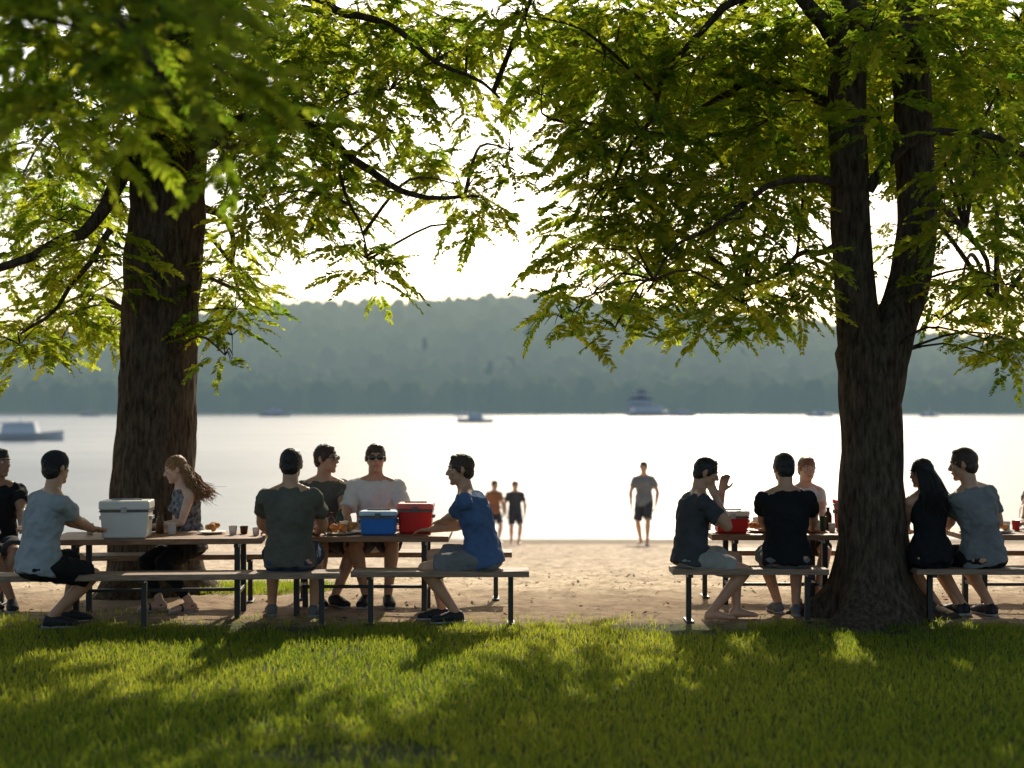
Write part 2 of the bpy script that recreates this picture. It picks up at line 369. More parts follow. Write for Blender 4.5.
LL=[([W(190,150,12.8),W(260,122,12.4),W(330,140,12.1),W(385,182,11.9),W(430,196,11.8),W(478,200,11.7)],[.09,.055,.04,.03,.022,.010]),
    ([W(330,140,12.1),W(345,190,12.2),W(366,262,12.3)],[.025,.015,.006]),
    ([W(190,40,12.8),W(250,-15,12.3),W(310,-2,12),W(370,25,11.8),W(425,50,11.7),W(500,95,11.6)],[.1,.06,.04,.03,.022,.010]),
    ([W(130,150,12.8),W(100,215,12.3),W(60,245,12),W(10,265,11.8),W(-60,300,11.6)],[.09,.055,.045,.035,.02]),
    ([W(110,230,12.2),W(70,290,12.0),W(25,335,11.9)],[.03,.02,.01]),
    ([W(185,200,12.8),W(225,225,13.4),W(240,300,13.8)],[.05,.03,.01]),
    ([W(140,100,12.8),W(60,50,12.6),W(-80,20,12.4)],[.12,.08,.03]),
    ([W(175,60,12.8),Vector((-3.4,10,5.2)),Vector((-2.7,7.5,4.3)),Vector((-1.9,5.6,3.2))],[.1,.07,.05,.015]),
    ([W(175,-60,12.8),Vector((-3.1,15,6)),Vector((-2.6,17.5,6))],[.12,.08,.03]),
    ([W(175,-100,12.8),Vector((-1.5,12.5,6.8)),Vector((0,12.5,6.6))],[.1,.07,.03])]
LC=CL([(20,345,38),(62,318,45),(28,262,55),(95,262,50),(60,220,55),(232,335,34),(222,280,42),(246,240,36),(258,205,38),(225,355,18),(110,330,30),(235,310,38),
  (335,225,44),(365,258,34),(300,200,44),(375,285,18),(345,180,40),(400,158,44),(460,185,36),(487,208,30),(505,168,28),(470,225,22),(480,110,34),
  (60,150,75),(130,110,75),(230,130,70),(300,120,60),(350,95,60),(60,60,90),(160,30,90),(260,40,85),(360,25,70),(430,40,56),(480,60,45),(495,25,42),(390,90,46),(280,160,40)],1,(11.5,14.0))
LC+=CL([(20,330,40),(80,300,40),(60,340,30),(240,300,34),(100,200,60),(20,180,70),(330,190,40),(250,120,60),(400,60,50),(460,25,50),(320,60,60),(510,150,26),(200,60,70),(280,20,60)],5,(13.0,15.5))
LC+=CL([(30,5,130),(110,45,105),(190,25,95),(180,110,48),(50,110,75),(230,150,30),(255,95,40),(120,-60,140)],2,(4.8,6.0),dn=.85)
LC+=fill(-3.2,12.0,5.2,6.2,3.8,8.4,34,3)
tree('broadleaf_tree',LT,LL,LC)
d=11.2
RT=[([W(872,622,d),W(872,598,d),W(872,560,d),W(872,500,d),W(872,440,d),W(869,385,d),W(864,350,d),W(862,325,d)],[.30,.285,.265,.25,.235,.235,.22,.12],1.15),
    ([W(872,420,d),W(860,335,d),W(853,270,d),W(850,200,d),W(848,100,d),W(850,0,d),W(856,-150,d),W(850,-300,d)],[.19,.18,.155,.15,.145,.13,.1,.05],0),
    ([W(874,420,d),W(888,345,d),W(908,285,d+.1),W(917,220,d+.1),W(914,120,d+.1),W(908,0,d+.1),W(920,-150,d+.2),W(930,-300,d+.2)],[.19,.185,.165,.155,.15,.14,.1,.05],0)]
RL=[([W(850,192,d),W(815,178,d-.2),W(770,190,d-.3),W(720,215,d-.3),W(680,245,d-.2),W(648,290,d)],[.05,.032,.022,.018,.013,.007]),
    ([W(850,60,d),W(790,-10,d),W(740,0,d),W(700,30,d+.1),W(665,80,d+.2),W(640,130,d+.2),W(600,200,d+.2)],[.08,.05,.035,.026,.022,.016,.01]),
    ([W(850,110,d),W(760,80,d+.6),W(680,130,d+1),W(600,130,d+1.2),W(545,110,d+1.3)],[.05,.035,.025,.018,.01]),
    ([W(868,190,d),W(890,160,d-.1),W(940,130,d-.2),W(1000,140,d-.3),W(1060,190,d-.3)],[.05,.04,.03,.025,.02]),
    ([W(915,200,d),W(950,210,d+.4),W(985,260,d+.7),W(1000,320,d+.8)],[.04,.028,.02,.01]),
    ([W(850,240,d),W(800,260,d+.7),W(740,290,d+1.2)],[.035,.022,.01]),
    ([W(905,-50,d),Vector((3.4,13.5,5.6)),Vector((3.2,16.0,5.4))],[.1,.07,.03]),
    ([W(850,-30,d),Vector((2.2,13.0,5.4)),Vector((1.4,15.5,5.2))],[.08,.05,.02]),
    ([W(850,-60,d),Vector((1.5,11.5,6.3)),Vector((.3,11.5,6.2))],[.1,.07,.03]),
    ([W(850,-60,d),Vector((2.4,8.5,5.8)),Vector((2.2,6.5,5.2))],[.1,.07,.03])]
RC=CL([(580,130,48),(605,55,60),(565,70,38),(600,190,52),(640,130,75),(575,250,34),(592,295,38),(562,318,26),(640,298,42),(690,303,42),(742,303,42),(790,300,38),(615,328,24),(700,250,55),(640,240,50),(780,245,50),(720,160,75),(800,150,55),
  (700,60,85),(790,60,70),(880,120,35),(870,30,55),(960,60,85),(1000,160,75),(960,225,48),(1005,285,56),(990,340,34),(945,285,36),(1024,345,34),(950,150,55),(770,120,60),(540,95,20),(830,20,50),(660,190,60),(750,200,55),(930,20,60),(820,270,24),(760,322,26),(700,327,24),(940,320,20),(1010,362,18),(520,15,36)],11,(10.0,12.6))
RC+=CL([(600,290,38),(660,280,44),(730,280,44),(800,270,38),(960,290,40),(1010,300,44),(620,160,60),(720,100,70),(820,180,45),(900,230,26),(960,180,55),(690,200,60),(590,25,45),(620,20,60),(760,20,60),(1000,90,75),(940,110,65),(820,90,60),(600,240,38),(880,60,60),(1000,210,55),(900,150,45),(780,190,55),(660,60,65),(890,10,55),(1020,20,70)],15,(12.3,14.8))
RC+=[(Vector((x,y,z)),.75,.45) for x,y,z in ((1.0,14.6,5.0),(2.0,15.2,4.9),(3.0,15.6,4.9),(4.0,15.3,4.8),(5.0,15,5.0),(1.6,15.8,5.4),(2.8,16.2,5.3),(4.2,16.2,5.2),(3.4,14.8,5.6),(5.4,15.8,4.6),(1.2,13.6,5.4),(4.6,14.2,5.6))]
RC+=fill(2.9,10.8,5.0,6.0,3.6,8.0,32,13)
tree('broadleaf_tree',RT,RL,RC)

# ---------------------------------------------------------------- picnic tables
def woodmat(name,ca,cb,rough=.6):
    m,nt,p=newmat(name); L=nt.links; g=N(nt,'ShaderNodeNewGeometry')
    mp=N(nt,'ShaderNodeMapping'); mp.inputs['Scale'].default_value=(.6,9,9); L.new(g.outputs['Position'],mp.inputs['Vector'])
    n=N(nt,'ShaderNodeTexNoise'); n.inputs['Scale'].default_value=9; n.inputs['Detail'].default_value=5; L.new(mp.outputs[0],n.inputs['Vector'])
    r=N(nt,'ShaderNodeValToRGB'); r.color_ramp.elements[0].position=.3; r.color_ramp.elements[1].position=.7
    r.color_ramp.elements[0].color=(*ca,1); r.color_ramp.elements[1].color=(*cb,1); L.new(n.outputs['Fac'],r.inputs[0]); L.new(r.outputs[0],p.inputs['Base Color'])
    b=N(nt,'ShaderNodeBump'); b.inputs['Strength'].default_value=.4; b.inputs['Distance'].default_value=.004; L.new(n.outputs['Fac'],b.inputs['Height']); L.new(b.outputs[0],p.inputs['Normal'])
    p.inputs['Roughness'].default_value=rough; return m
WOOD=woodmat('table_wood',(.16,.075,.035),(.36,.19,.10)); WOOD2=woodmat('bench_wood',(.17,.10,.065),(.38,.25,.165),.68)
STEEL=mat('black_steel',(.02,.02,.02),.45,.2,20,.1,80,.5)
TZ=.64; BZ=.42
def table(cx,cy,rot,t0,t1,f0,f1,b0,b1):
    e=empty('picnic_table',(cx,cy,0)); c,s=math.cos(rot),math.sin(rot); ux=Vector((c,s,0)); uy=Vector((-s,c,0)); O=Vector((cx,cy,0)); z=Vector((0,0,1))
    for i in range(5):
        mb=MB(); yy=-.37+.074+i*.148; mb.box(O+ux*(t0+t1)/2+uy*yy+z*(TZ-.022),ux*(t1-t0)/2,uy*.070,z*.022); mb.ob('top_plank_%d'%(i+1),WOOD,e,bevel=.005)
    for nm,oy,a,b in (('front',-.72,f0,f1),('back',.72,b0,b1)):
        for i in range(2):
            mb=MB(); mb.box(O+ux*(a+b)/2+uy*(oy-.072+i*.144)+z*(BZ-.022),ux*(b-a)/2,uy*.069,z*.022); mb.ob('%s_bench_plank_%d'%(nm,i+1),WOOD2,e,bevel=.005)
        mb=MB(); L=b-a; k=3 if L>2.4 else 2
        for i in range(k):
            xx=a+.14+(L-.28)*i/(k-1); p=O+ux*xx+uy*oy
            mb.box(p+z*((BZ-.045)/2-.01),ux*.02,uy*.02,z*((BZ-.045)/2+.01)); mb.box(p+z*(BZ-.056),ux*.02,uy*.13,z*.011); mb.box(p+z*.006,ux*.03,uy*.11,z*.012)
        mb.ob('%s_bench_legs'%nm,STEEL,e,bevel=.003)
    mb=MB()
    for xx in (t0+.2,t1-.2):
        for sy in (-.24,.24):
            p=O+ux*xx+uy*sy; mb.box(p+z*((TZ-.045)/2-.01),ux*.022,uy*.022,z*((TZ-.045)/2+.01))
        p=O+ux*xx; mb.box(p+z*(TZ-.060),ux*.018,uy*.34,z*.014); mb.box(p+z*.2,ux*.015,uy*.22,z*.015)
    mb.box(O+ux*(t0+t1)/2+z*.2,ux*((t1-t0)/2-.2),uy*.015,z*.013)
    mb.ob('table_legs',STEEL,e,bevel=.003)
table(-2.78,11.38,math.radians(5),-.84,.80,-1.5,1.42,-1.6,.75)
table(-1.20,11.60,0,-.72,.70,-.02,1.33,-.75,1.2)
table(2.35,11.75,0,-.75,.38,-1.12,.08,-.8,.5)
table(4.6,11.75,0,-.98,1.2,-1.5,1.3,-1.2,1.2)

# ---------------------------------------------------------------- people
def skinm(t): 
    c={'tan':(.52,.28,.17),'fair':(.62,.38,.27),'brown':(.34,.18,.11)}[t]
    return mat('skin_'+t,c,.45,.12,14,.1,120,.45,.004)
EYEW=mat('eye_white',(.7,.68,.65),.3,.05); EYED=mat('eye_iris',(.03,.02,.015),.2,.1); LIP=mat('lips',(.36,.15,.12),.45,.1); GLASS=mat('sunglass_lens',(.008,.008,.01),.12,.1,5,.02,10,.7)
def cloth(n,c,var=.15,tr=.12,sc=6): return mat('cloth_'+n,c,.9,var,sc,.5,26,.15,.022,trans=tr)
def hairm(n,c,tr=0): return mat('hair_'+n,c,.5,.35,40,.6,140,.45,.006,trans=tr)
def ik(A,B,l1,l2,hint):
    d=B-A; L=max(.05,min(d.length,(l1+l2)*.992)); d=d.normalized(); a=(l1*l1-l2*l2+L*L)/(2*L); h=math.sqrt(max(0,l1*l1-a*a))
    hp=(hint-d*hint.dot(d)).normalized(); return A+d*a+hp*h, A+d*L
def person(name,hip,az,lean=8,side=0,handL=None,handR=None,footL=None,footR=None,haz=None,hp=0,s=1.0,shirt=None,pants=None,plen=.8,sleeve=.6,skin='tan',hair=None,style='short',glasses=False,cap=None,female=False,shoes=None,twist=0,slouch=.035,wind=None,hairlen=.35,footaz=None,elbow=None,sandals=False,curl=.0):
    e=empty(name,(hip[0],hip[1],float(gz(hip[0],hip[1])))); SK=skinm(skin); az=math.radians(az); up=Vector((0,0,1)); f=Vector((math.sin(az),math.cos(az),0)); r=Vector((math.cos(az),-math.sin(az),0))
    hip=Vector(hip); le=math.radians(lean); T=(up*math.cos(le)+f*math.sin(le)+r*math.sin(math.radians(side))).normalized()
    fT=(f-T*f.dot(T)).normalized(); rT=(r-T*r.dot(T)).normalized()
    tw=math.radians(twist); gnd=float(gz(hip.x,hip.y)); sit=hip.z-gnd<.7*s
    def P(t):
        q=t/.5; return hip+T*t*s-fT*slouch*s*4*max(0,q)*(1.15-q)*.8 if t>0 else hip+T*t*s
    fm=female
    prof=[(-.11,.10,.085),(-.07,.145,.11),(0,.168 if not fm else .172,.120),(.08,.158,.115),(.17,.148 if not fm else .120,.110 if not fm else .092),(.27,.163 if not fm else .130,.118 if not fm else .100),(.36,.178 if not fm else .146,.122 if not fm else .107),(.43,.176 if not fm else .146,.108 if not fm else .092),(.475,.145 if not fm else .112,.085),(.505,.092,.067),(.53,.064,.060)]
    def rT_at(t):
        a=tw*min(1,max(0,t/.45)); return rT*math.cos(a)-fT*math.sin(a), fT*math.cos(a)+rT*math.sin(a)
    def torso(mb,t0,t1,inf,hem=0,wide=False):
        R=[]
        ts=[p for p in prof if t0<p[0]<t1]
        def itp(t): return np.interp(t,[p[0] for p in prof],[p[1] for p in prof]),np.interp(t,[p[0] for p in prof],[p[2] for p in prof])
        for t in [t0]+[p[0] for p in ts]+[t1]:
            a,b=itp(t)
            if wide and t<.1: a=max(a,.168);b=max(b,.126)
            k=inf+(hem*max(0,1-(t-t0)/.22) if hem else 0); rr,ff=rT_at(t); off=(-f*.018*s if (wide and t<.05 and sit) else Vector((0,0,0))); R.append((P(t)+off,rr*(a+k)*s,ff*(b+k)*s))
        mb.rings(R,24)
    rU,fU=rT_at(.45)
    sh=.176 if not fm else .150
    SL=P(.44)-rU*sh*s; SR=P(.44)+rU*sh*s
    NB=P(.5); Nd=(T*.6+up*.5+fT*.12).normalized()
    ha=az+tw if haz is None else math.radians(haz); pr=math.radians(hp)
    hf=Vector((math.sin(ha)*math.cos(pr),math.cos(ha)*math.cos(pr),-math.sin(pr))); hr=Vector((math.cos(ha),-math.sin(ha),0)); hu=hr.cross(hf).normalized()
    q=.98*s; HC=NB+Nd*.080*s+hu*.108*s+hf*.018*s
    body=MB(); torso(body,-.11,.53,0)
    body.limb(NB-Nd*.04*s,NB+Nd*.12*s,[(0,.070*s),(.5,.059*s),(1,.059*s)])
    for S_ in (SL,SR): body.limb(NB+Nd*.025*s,S_+up*.005*s,[(0,.050*s),(.6,.052*s),(1,.052*s)])
    if sit:
        for k in (-1,1): body.ell(hip+r*k*.085*s-f*.03*s-up*.03*s,(r*.095*s,f*.115*s,up*.07*s))
    if fm:
        for k in (-1,1): body.ell(P(.33)+rU*k*.065*s+fU*.085*s,(rU*.058*s,fU*.05*s,T*.06*s))
    body.ell(HC+hu*.018*q-hf*.008*q,(hr*.079*q,hf*.098*q,hu*.100*q),20,12)
    body.ell(HC+hf*.022*q-hu*.05*q,(hr*.064*q,hf*.072*q,hu*.072*q),18,10)
    body.ell(HC+hf*.068*q-hu*.102*q,(hr*.030*q,hf*.024*q,hu*.020*q))
    body.ell(HC+hf*.080*q+hu*.028*q,(hr*.048*q,hf*.016*q,hu*.010*q))
    body.limb(HC+hf*.086*q+hu*.015*q,HC+hf*.108*q-hu*.028*q,[(0,.009*q),(1,.015*q)])
    body.ell(HC+hf*.086*q-hu*.062*q,(hr*.026*q,hf*.010*q,hu*.013*q))
    for k in (-1,1): 
        body.ell(HC+hr*k*.082*q-hf*.008*q-hu*.004*q,((hr*.5*k-hf).normalized()*.019*q,hr*.009*q,hu*.033*q))
        body.ell(HC+hf*.060*q+hr*k*.042*q-hu*.022*q,(hr*.022*q,hf*.022*q,hu*.018*q))
    shirtmb=MB(); 
    if shirt is not None:
        torso(shirtmb,-.075 if sit else -.10,.507,.013,.012,True)
        if sleeve>0:
            for S_ in (SL,SR): shirtmb.limb(NB-Nd*.010*s,S_+up*.004*s,[(0,.054*s),(.6,.060*s),(1,.063*s)])
        if fm:
            for k in (-1,1): shirtmb.ell(P(.33)+rU*k*.065*s+fU*.088*s,(rU*.065*s,fU*.058*s,T*.068*s))
    for S_,Ht,k in ((SL,handL,-1),(SR,handR,1)):
        if Ht is None: Ht=S_-up*.5*s+r*k*.08*s+f*.06*s
        hint=(-up*.8+r*k*.7-f*.5) if elbow is None else Vector(elbow)*1.0+r*k*.3
        E,Wr=ik(S_,Vector(Ht),.285*s,.255*s,hint)
        am=.86 if fm else 1.1
        body.limb(S_,E,[(0,.054*s*am),(.25,.052*s*am),(.6,.046*s*am),(1,.037*s*am)])
        body.limb(E,Wr,[(0,.037*s*am),(.25,.042*s*am),(.7,.031*s*am),(1,.025*s*am)])
        dfw=(Wr-E).normalized(); hd=dfw.copy()
        if sit and Wr.z<TZ+.12 and Wr.z>TZ-.05: hd=(Vector((dfw.x,dfw.y,0))+Vector((0,0,-.05))).normalized()
        pn=Vector((0,0,-1)) if abs(hd.z)<.8 else -r*k
        pn=(pn-hd*pn.dot(hd)).normalized(); sd=hd.cross(pn).normalized()
        body.rings([(Wr-hd*.01*s,sd*.026*s,pn*.019*s),(Wr+hd*.03*s,sd*.036*s,pn*.017*s),(Wr+hd*.07*s,sd*.041*s,pn*.014*s),(Wr+hd*.092*s,sd*.038*s,pn*.011*s)],12)
        for i,(o,ln) in enumerate(((-.031,.066),(-.0105,.078),(.0105,.074),(.031,.056))):
            a=Wr+hd*.085*s+sd*o*s*k; b=a+(hd+sd*k*o*2.5+pn*.25).normalized()*ln*.55*s; c=b+(hd*.75+pn*.65).normalized()*ln*.5*s
            body.limb(a,b,[(0,.0095*s),(1,.0088*s)],n=8); body.limb(b,c,[(0,.0088*s),(1,.0075*s)],n=8)
        a=Wr+hd*.03*s-sd*k*.030*s; b=a+(hd*.7-sd*k*.75+pn*.25).normalized()*.045*s; c=b+(hd*.95-sd*k*.2+pn*.3).normalized()*.032*s
        body.limb(a,b,[(0,.013*s),(1,.0105*s)],n=8); body.limb(b,c,[(0,.0105*s),(1,.0085*s)],n=8)
        if shirt is not None and sleeve>0:
            sl=min(sleeve,1); shirtmb.limb(S_,S_+(E-S_)*sl,[(0,.064*s*am),(.4,.064*s*am),(1,.066*s*am)],True,sleeve>1)
            if sleeve>1: shirtmb.limb(E,E+(Wr-E)*min(1,sleeve-1),[(0,.055*s*am),(1,.04*s*am)],True,False)
        elif shirt is not None:
            shirtmb.limb(P(.40)+rU*k*.07*s+fU*.05*s,P(.49)+rU*k*.085*s,[(0,.03*s),(1,.022*s)]); shirtmb.limb(P(.38)+rU*k*.07*s-fU*.05*s,P(.49)+rU*k*.085*s,[(0,.035*s),(1,.022*s)])
    pm=MB(); 
    if pants is not None:
        torso(pm,-.12,.05,.010)
        if sit:
            for k in (-1,1): pm.ell(hip+r*k*.085*s-f*.028*s-up*.035*s,(r*.103*s,f*.122*s,up*.074*s))
    shoe=MB(); sole=MB()
    for Ft,k in ((footL,-1),(footR,1)):
        Hj=hip+r*k*.09*s-up*.02*s
        if Ft is None: Ft=(Hj.x,Hj.y)
        g0=float(gz(Ft[0],Ft[1])); lift=Ft[2] if len(Ft)>2 else 0
        A_=Vector((Ft[0],Ft[1],g0+.085*s+lift)); K,A_=ik(Hj,A_,.43*s,.425*s,f+up*.35+r*k*.18)
        body.limb(Hj,K,[(0,.088*s),(.3,.083*s),(.7,.066*s),(1,.053*s)]); body.limb(K,A_,[(0,.053*s),(.3,.058*s),(.7,.042*s),(1,.034*s)])
        fa=az if footaz is None else math.radians(footaz); fa+=k*.15; fd=Vector((math.sin(fa),math.cos(fa),0)); fr=Vector((fd.y,-fd.x,0))
        bz=A_.z-.085*s
        def foot(m,inf):
            R=[]
            for t,wd,hh in ((-.062,.02,.02),(-.05,.032,.036),(0,.036,.045),(.06,.040,.036),(.12,.046,.026),(.165,.042,.02),(.19,.022,.012)):
                R.append((A_+fd*t*s*1.02-up*(A_.z-bz-(hh+.012)*s),fr*(wd+inf)*s,up*(hh+inf)*s))
            m.rings(R,14)
        foot(body,0); body.limb(A_,A_-up*.04*s,[(0,.034*s),(1,.036*s)])
        if shoes is not None and not sandals:
            foot(shoe,.006); shoe.limb(A_-up*.01*s,A_-up*.05*s,[(0,.042*s),(1,.044*s)],False)
        if shoes is not None:
            z0=bz+.008*s
            sole.rings([(Vector((A_.x,A_.y,0))+fd*t*s+up*(z0),fr*wd*s,up*.011*s) for t,wd in ((-.075,.02),(-.06,.036),(0,.040),(.08,.044),(.13,.051),(.175,.044),(.20,.022))],12)
            if sandals:
                shoe.ell(A_+fd*.09*s-up*(A_.z-bz-.04*s),(fr*.05*s,fd*.022*s,up*.038*s)); shoe.limb(A_-up*.02*s,A_-up*.035*s,[(0,.04*s),(1,.04*s)],False,False)
        if pants is not None:
            tl=min(plen,1); pm.limb(Hj,Hj+(K-Hj)*tl,[(0,.102*s),(.5,.098*s),(1,.094*s if plen<1 else .066*s)],True,plen>1)
            if plen>1: pm.limb(K,K+(A_-K)*min(1,(plen-1)),[(0,.066*s),(.3,.067*s),(1,.05*s)],True,False)
    body.ob('body',SK,e,voxel=.0078*s if s>.9 else .0065,sm=2)
    if shirt is not None: shirtmb.ob('shirt',shirt,e,voxel=.012,sm=3,disp=.034,dscale=.07)
    if pants is not None: pm.ob('trousers' if plen>1 else 'shorts',pants,e,voxel=.012,sm=3,disp=.026,dscale=.07)
    if shoes is not None:
        shoe.ob('shoes',shoes,e,voxel=.008,sm=1); sole.ob('soles',mat('rubber_sole',(.35,.34,.32),.8),e,smooth=True)
    ew=MB();ei=MB();br=MB()
    for k in (-1,1):
        c=HC+hf*.079*q+hr*k*.031*q+hu*.006*q; ew.ell(c,(hr*.014*q,hf*.0135*q,hu*.009*q)); ei.ell(c+hf*.009*q,(hr*.0065*q,hf*.006*q,hu*.0065*q))
        br.limb(HC+hf*.092*q+hr*k*.016*q+hu*.030*q,HC+hf*.083*q+hr*k*.046*q+hu*.030*q,[(0,.0045*q),(1,.003*q)],n=6)
    ew.ob('eyes',EYEW,e,smooth=True); ei.ob('irises',EYED,e,smooth=True)
    m=MB(); m.ell(HC+hf*.0945*q-hu*.060*q,(hr*.022*q,hf*.006*q,hu*.006*q)); m.ob('lips',LIP,e,smooth=True)
    if hair is not None: br.ob('eyebrows',hair,e,smooth=True)
    if glasses:
        g=MB()
        for k in (-1,1):
            g.ell(HC+hf*.101*q+hr*k*.033*q+hu*.006*q,(hr*.029*q,hf*.005*q,hu*.020*q)); g.limb(HC+hf*.097*q+hr*k*.058*q+hu*.012*q,HC-hf*.005*q+hr*k*.086*q+hu*.012*q,[(0,.0035*q),(1,.003*q)],n=6)
        g.limb(HC+hf*.104*q-hr*.012*q+hu*.012*q,HC+hf*.104*q+hr*.012*q+hu*.012*q,[(0,.003*q),(1,.003*q)],n=6); g.ob('sunglasses',GLASS,e,smooth=True)
    if hair is not None:
        h=MB(); h.ell(HC+hu*.032*q-hf*.014*q,(hr*.085*q,hf*.102*q,hu*.095*q),20,12); h.ell(HC-hf*.045*q-hu*.02*q,(hr*.074*q,hf*.064*q,hu*.070*q),18,10)
        if style=='short':
            for k in (-1,1): h.ell(HC+hr*k*.073*q+hu*.012*q+hf*.008*q,(hr*.012*q,hf*.028*q,hu*.04*q))
            h.ell(HC+hf*.036*q+hu*.094*q,(hr*.060*q,hf*.036*q,hu*.024*q))
        h.ob('hair',hair,e,voxel=.006,sm=1,disp=.011,dscale=.018)
        if style=='long':
            V=[];Fc=[]; rr=random.Random(5); wv=Vector(wind) if wind else Vector((0,0,0))
            for i in range(560):
                th=rr.uniform(0,2*math.pi); ph=rr.uniform(.05,1.25)
                dl=(hr*math.cos(th)*math.sin(ph)+(-hf*.9*abs(math.sin(th))+hf*.15)*math.sin(ph)+hu*math.cos(ph)).normalized()
                p0=HC+hu*.02*q+Vector((dl.x*.088,dl.y*.088,dl.z*.1))*q
                ou=(hr*dl.dot(hr)*1.2-hf*(.35+abs(dl.dot(hf))*.6)).normalized()
                p1=HC+ou*rr.uniform(.09,.135)*q-hu*.03*q; Ln=hairlen*rr.uniform(.7,1.05)
                p2=p1+ou*.025-up*Ln*.55+wv*.35*rr.uniform(.6,1.3)-f*.02; p3=p2-up*Ln*.45+wv*.7*rr.uniform(.4,1.4)+Vector((rr.gauss(0,.03),rr.gauss(0,.03),rr.gauss(0,.02)))
                Pp,Rr=smoothpath([p0,p1,p2,p3],[.004,.005,.004,.001],.03)
                if curl:
                    ph0=rr.choice((0,1.5,3,4.5))+rr.uniform(-.5,.5)
                    Pp=[p+(hr*math.sin(j*1.1+ph0)+hf*math.cos(j*1.1+ph0))*curl*min(1,j/6) for j,p in enumerate(Pp)]
                tube(V,Fc,Pp,Rr,4)
            me=bpy.data.meshes.new('long_hair'); me.from_pydata([tuple(v) for v in V],[],Fc); addob('long_hair',me,e,hair,True)
    if cap is not None:
        h=MB(); h.ell(HC+hu*.042*q-hf*.008*q,(hr*.09*q,hf*.108*q,hu*.088*q),20,12); h.ob('cap_crown',cap,e,smooth=True)
    return e
HZ=BZ+.095
BLK=hairm('black',(.014,.010,.009)); BRN=hairm('brown',(.045,.024,.013)); BLD=hairm('blonde',(.38,.20,.085),.35); RED=hairm('ginger',(.24,.11,.05))
cOL=cloth('olive',(.125,.120,.095)); cGR=cloth('grey',(.33,.36,.38)); cBK=cloth('black',(.018,.018,.02)); cWH=cloth('white',(.84,.82,.78),.06,.3); cBL=cloth('blue',(.10,.17,.33),.15,.2); cNV=cloth('navy',(.05,.07,.12)); cGS=cloth('grey_shorts',(.20,.20,.20)); cDK=cloth('charcoal',(.065,.067,.075)); cKH=cloth('khaki',(.36,.35,.31)); cG2=cloth('mid_grey',(.20,.21,.215)); cPT=cloth('patterned',(.20,.20,.21),.95,.1,26); cOR=cloth('orange',(.35,.16,.08))
SHB=mat('shoe_black',(.02,.02,.022),.6); SHG=mat('shoe_grey',(.14,.14,.14),.7)
T3=TZ+.03
# left group
person('seated_man',(X(-4,12.05),12.05,HZ),150,10,0,(X(22,11.65),11.65,T3),(X(-12,11.6),11.6,T3),(X(-8,11.7),11.7),(X(12,11.65),11.65),haz=120,s=1.0,shirt=cBK,pants=cDK,hair=BLK,skin='brown',shoes=SHB)
person('seated_man',(X(40,10.42),10.42,HZ),46,11,2,(X(104,11.05),11.05,T3),(X(100,10.95),10.95,TZ+.04),(X(66,10.98),10.98),(X(52,10.70),10.70),haz=28,s=1.03,shirt=cGR,pants=cBK,plen=.85,hair=BLK,cap=mat('cap_black',(.02,.02,.026),.85),skin='tan',shoes=SHB,footaz=70)
person('seated_woman',(X(188,12.0),12.0,HZ),-122,8,0,(X(152,11.62),11.62,TZ+.05),(X(168,11.75),11.75,T3),(X(190,11.55),11.55),(X(160,11.6),11.6),haz=-112,hp=15,s=.93,shirt=cPT,pants=cBK,plen=1.85,sleeve=0,hair=BLD,style='long',female=True,skin='fair',wind=(.14,-.04,.02),hairlen=.27,shoes=SHB,sandals=True,curl=.012)
person('seated_man',(X(290,10.86),10.86,HZ),-3,4,0,(X(268,11.3),11.3,T3),(X(318,11.3),11.3,T3),(X(272,11.35),11.35),(X(314,11.3),11.3),haz=4,hp=6,s=1.03,shirt=cOL,pants=cNV,hair=BLK,skin='tan',shoes=SHG)
person('seated_man',(X(322,12.3),12.3,HZ),150,6,0,(X(342,11.8),11.8,T3),(X(318,11.75),11.75,T3),(X(335,11.9),11.9),(X(318,11.9),11.9),haz=112,s=1.03,shirt=cOL,pants=cDK,hair=BRN,glasses=True,skin='tan',shoes=SHB)
person('seated_man',(X(376,12.3),12.3,HZ),178,7,0,(X(400,11.85),11.85,T3),(X(350,11.85),11.85,T3),(X(388,11.9),11.9),(X(366,11.9),11.9),haz=172,s=1.04,shirt=cWH,pants=cDK,hair=BRN,glasses=True,skin='tan',sleeve=.75,shoes=SHB)
person('seated_man',(X(482,10.9),10.9,HZ),-80,16,0,(X(438,11.35),11.35,TZ+.08),(X(432,11.3),11.3,TZ+.05),(X(456,10.95),10.95),(X(442,11.1),11.1),haz=-95,hp=4,s=1.0,shirt=cBL,pants=cGS,hair=BRN,skin='tan',sleeve=.7,shoes=SHB,footaz=-90)
# beach
def stand(name,px,d,az,h,**k):
    s=h/1.75; x=X(px,d); g=float(gz(x,d)); a=math.radians(az); r=Vector((math.cos(a),-math.sin(a))); f=Vector((math.sin(a),math.cos(a)))
    st=k.pop('stride',.08); w_=.09*s
    person(name,(x,d,g+.91*s),az,2,0,None,None,(x-r.x*w_+f.x*st,d-r.y*w_+f.y*st),(x+r.x*w_-f.x*st,d+r.y*w_-f.y*st,0.02),s=s,slouch=.01,**k)
stand('standing_man',644,29.5,195,1.78,shirt=cG2,pants=cDK,hair=BRN,skin='tan',stride=.14,plen=.9)
stand('standing_child',515,30.0,170,1.38,shirt=cDK,pants=cDK,hair=BRN,skin='tan',stride=.05)
stand('standing_child',494,31.0,150,1.42,shirt=cOR,pants=cDK,hair=BLK,skin='tan',stride=.05)
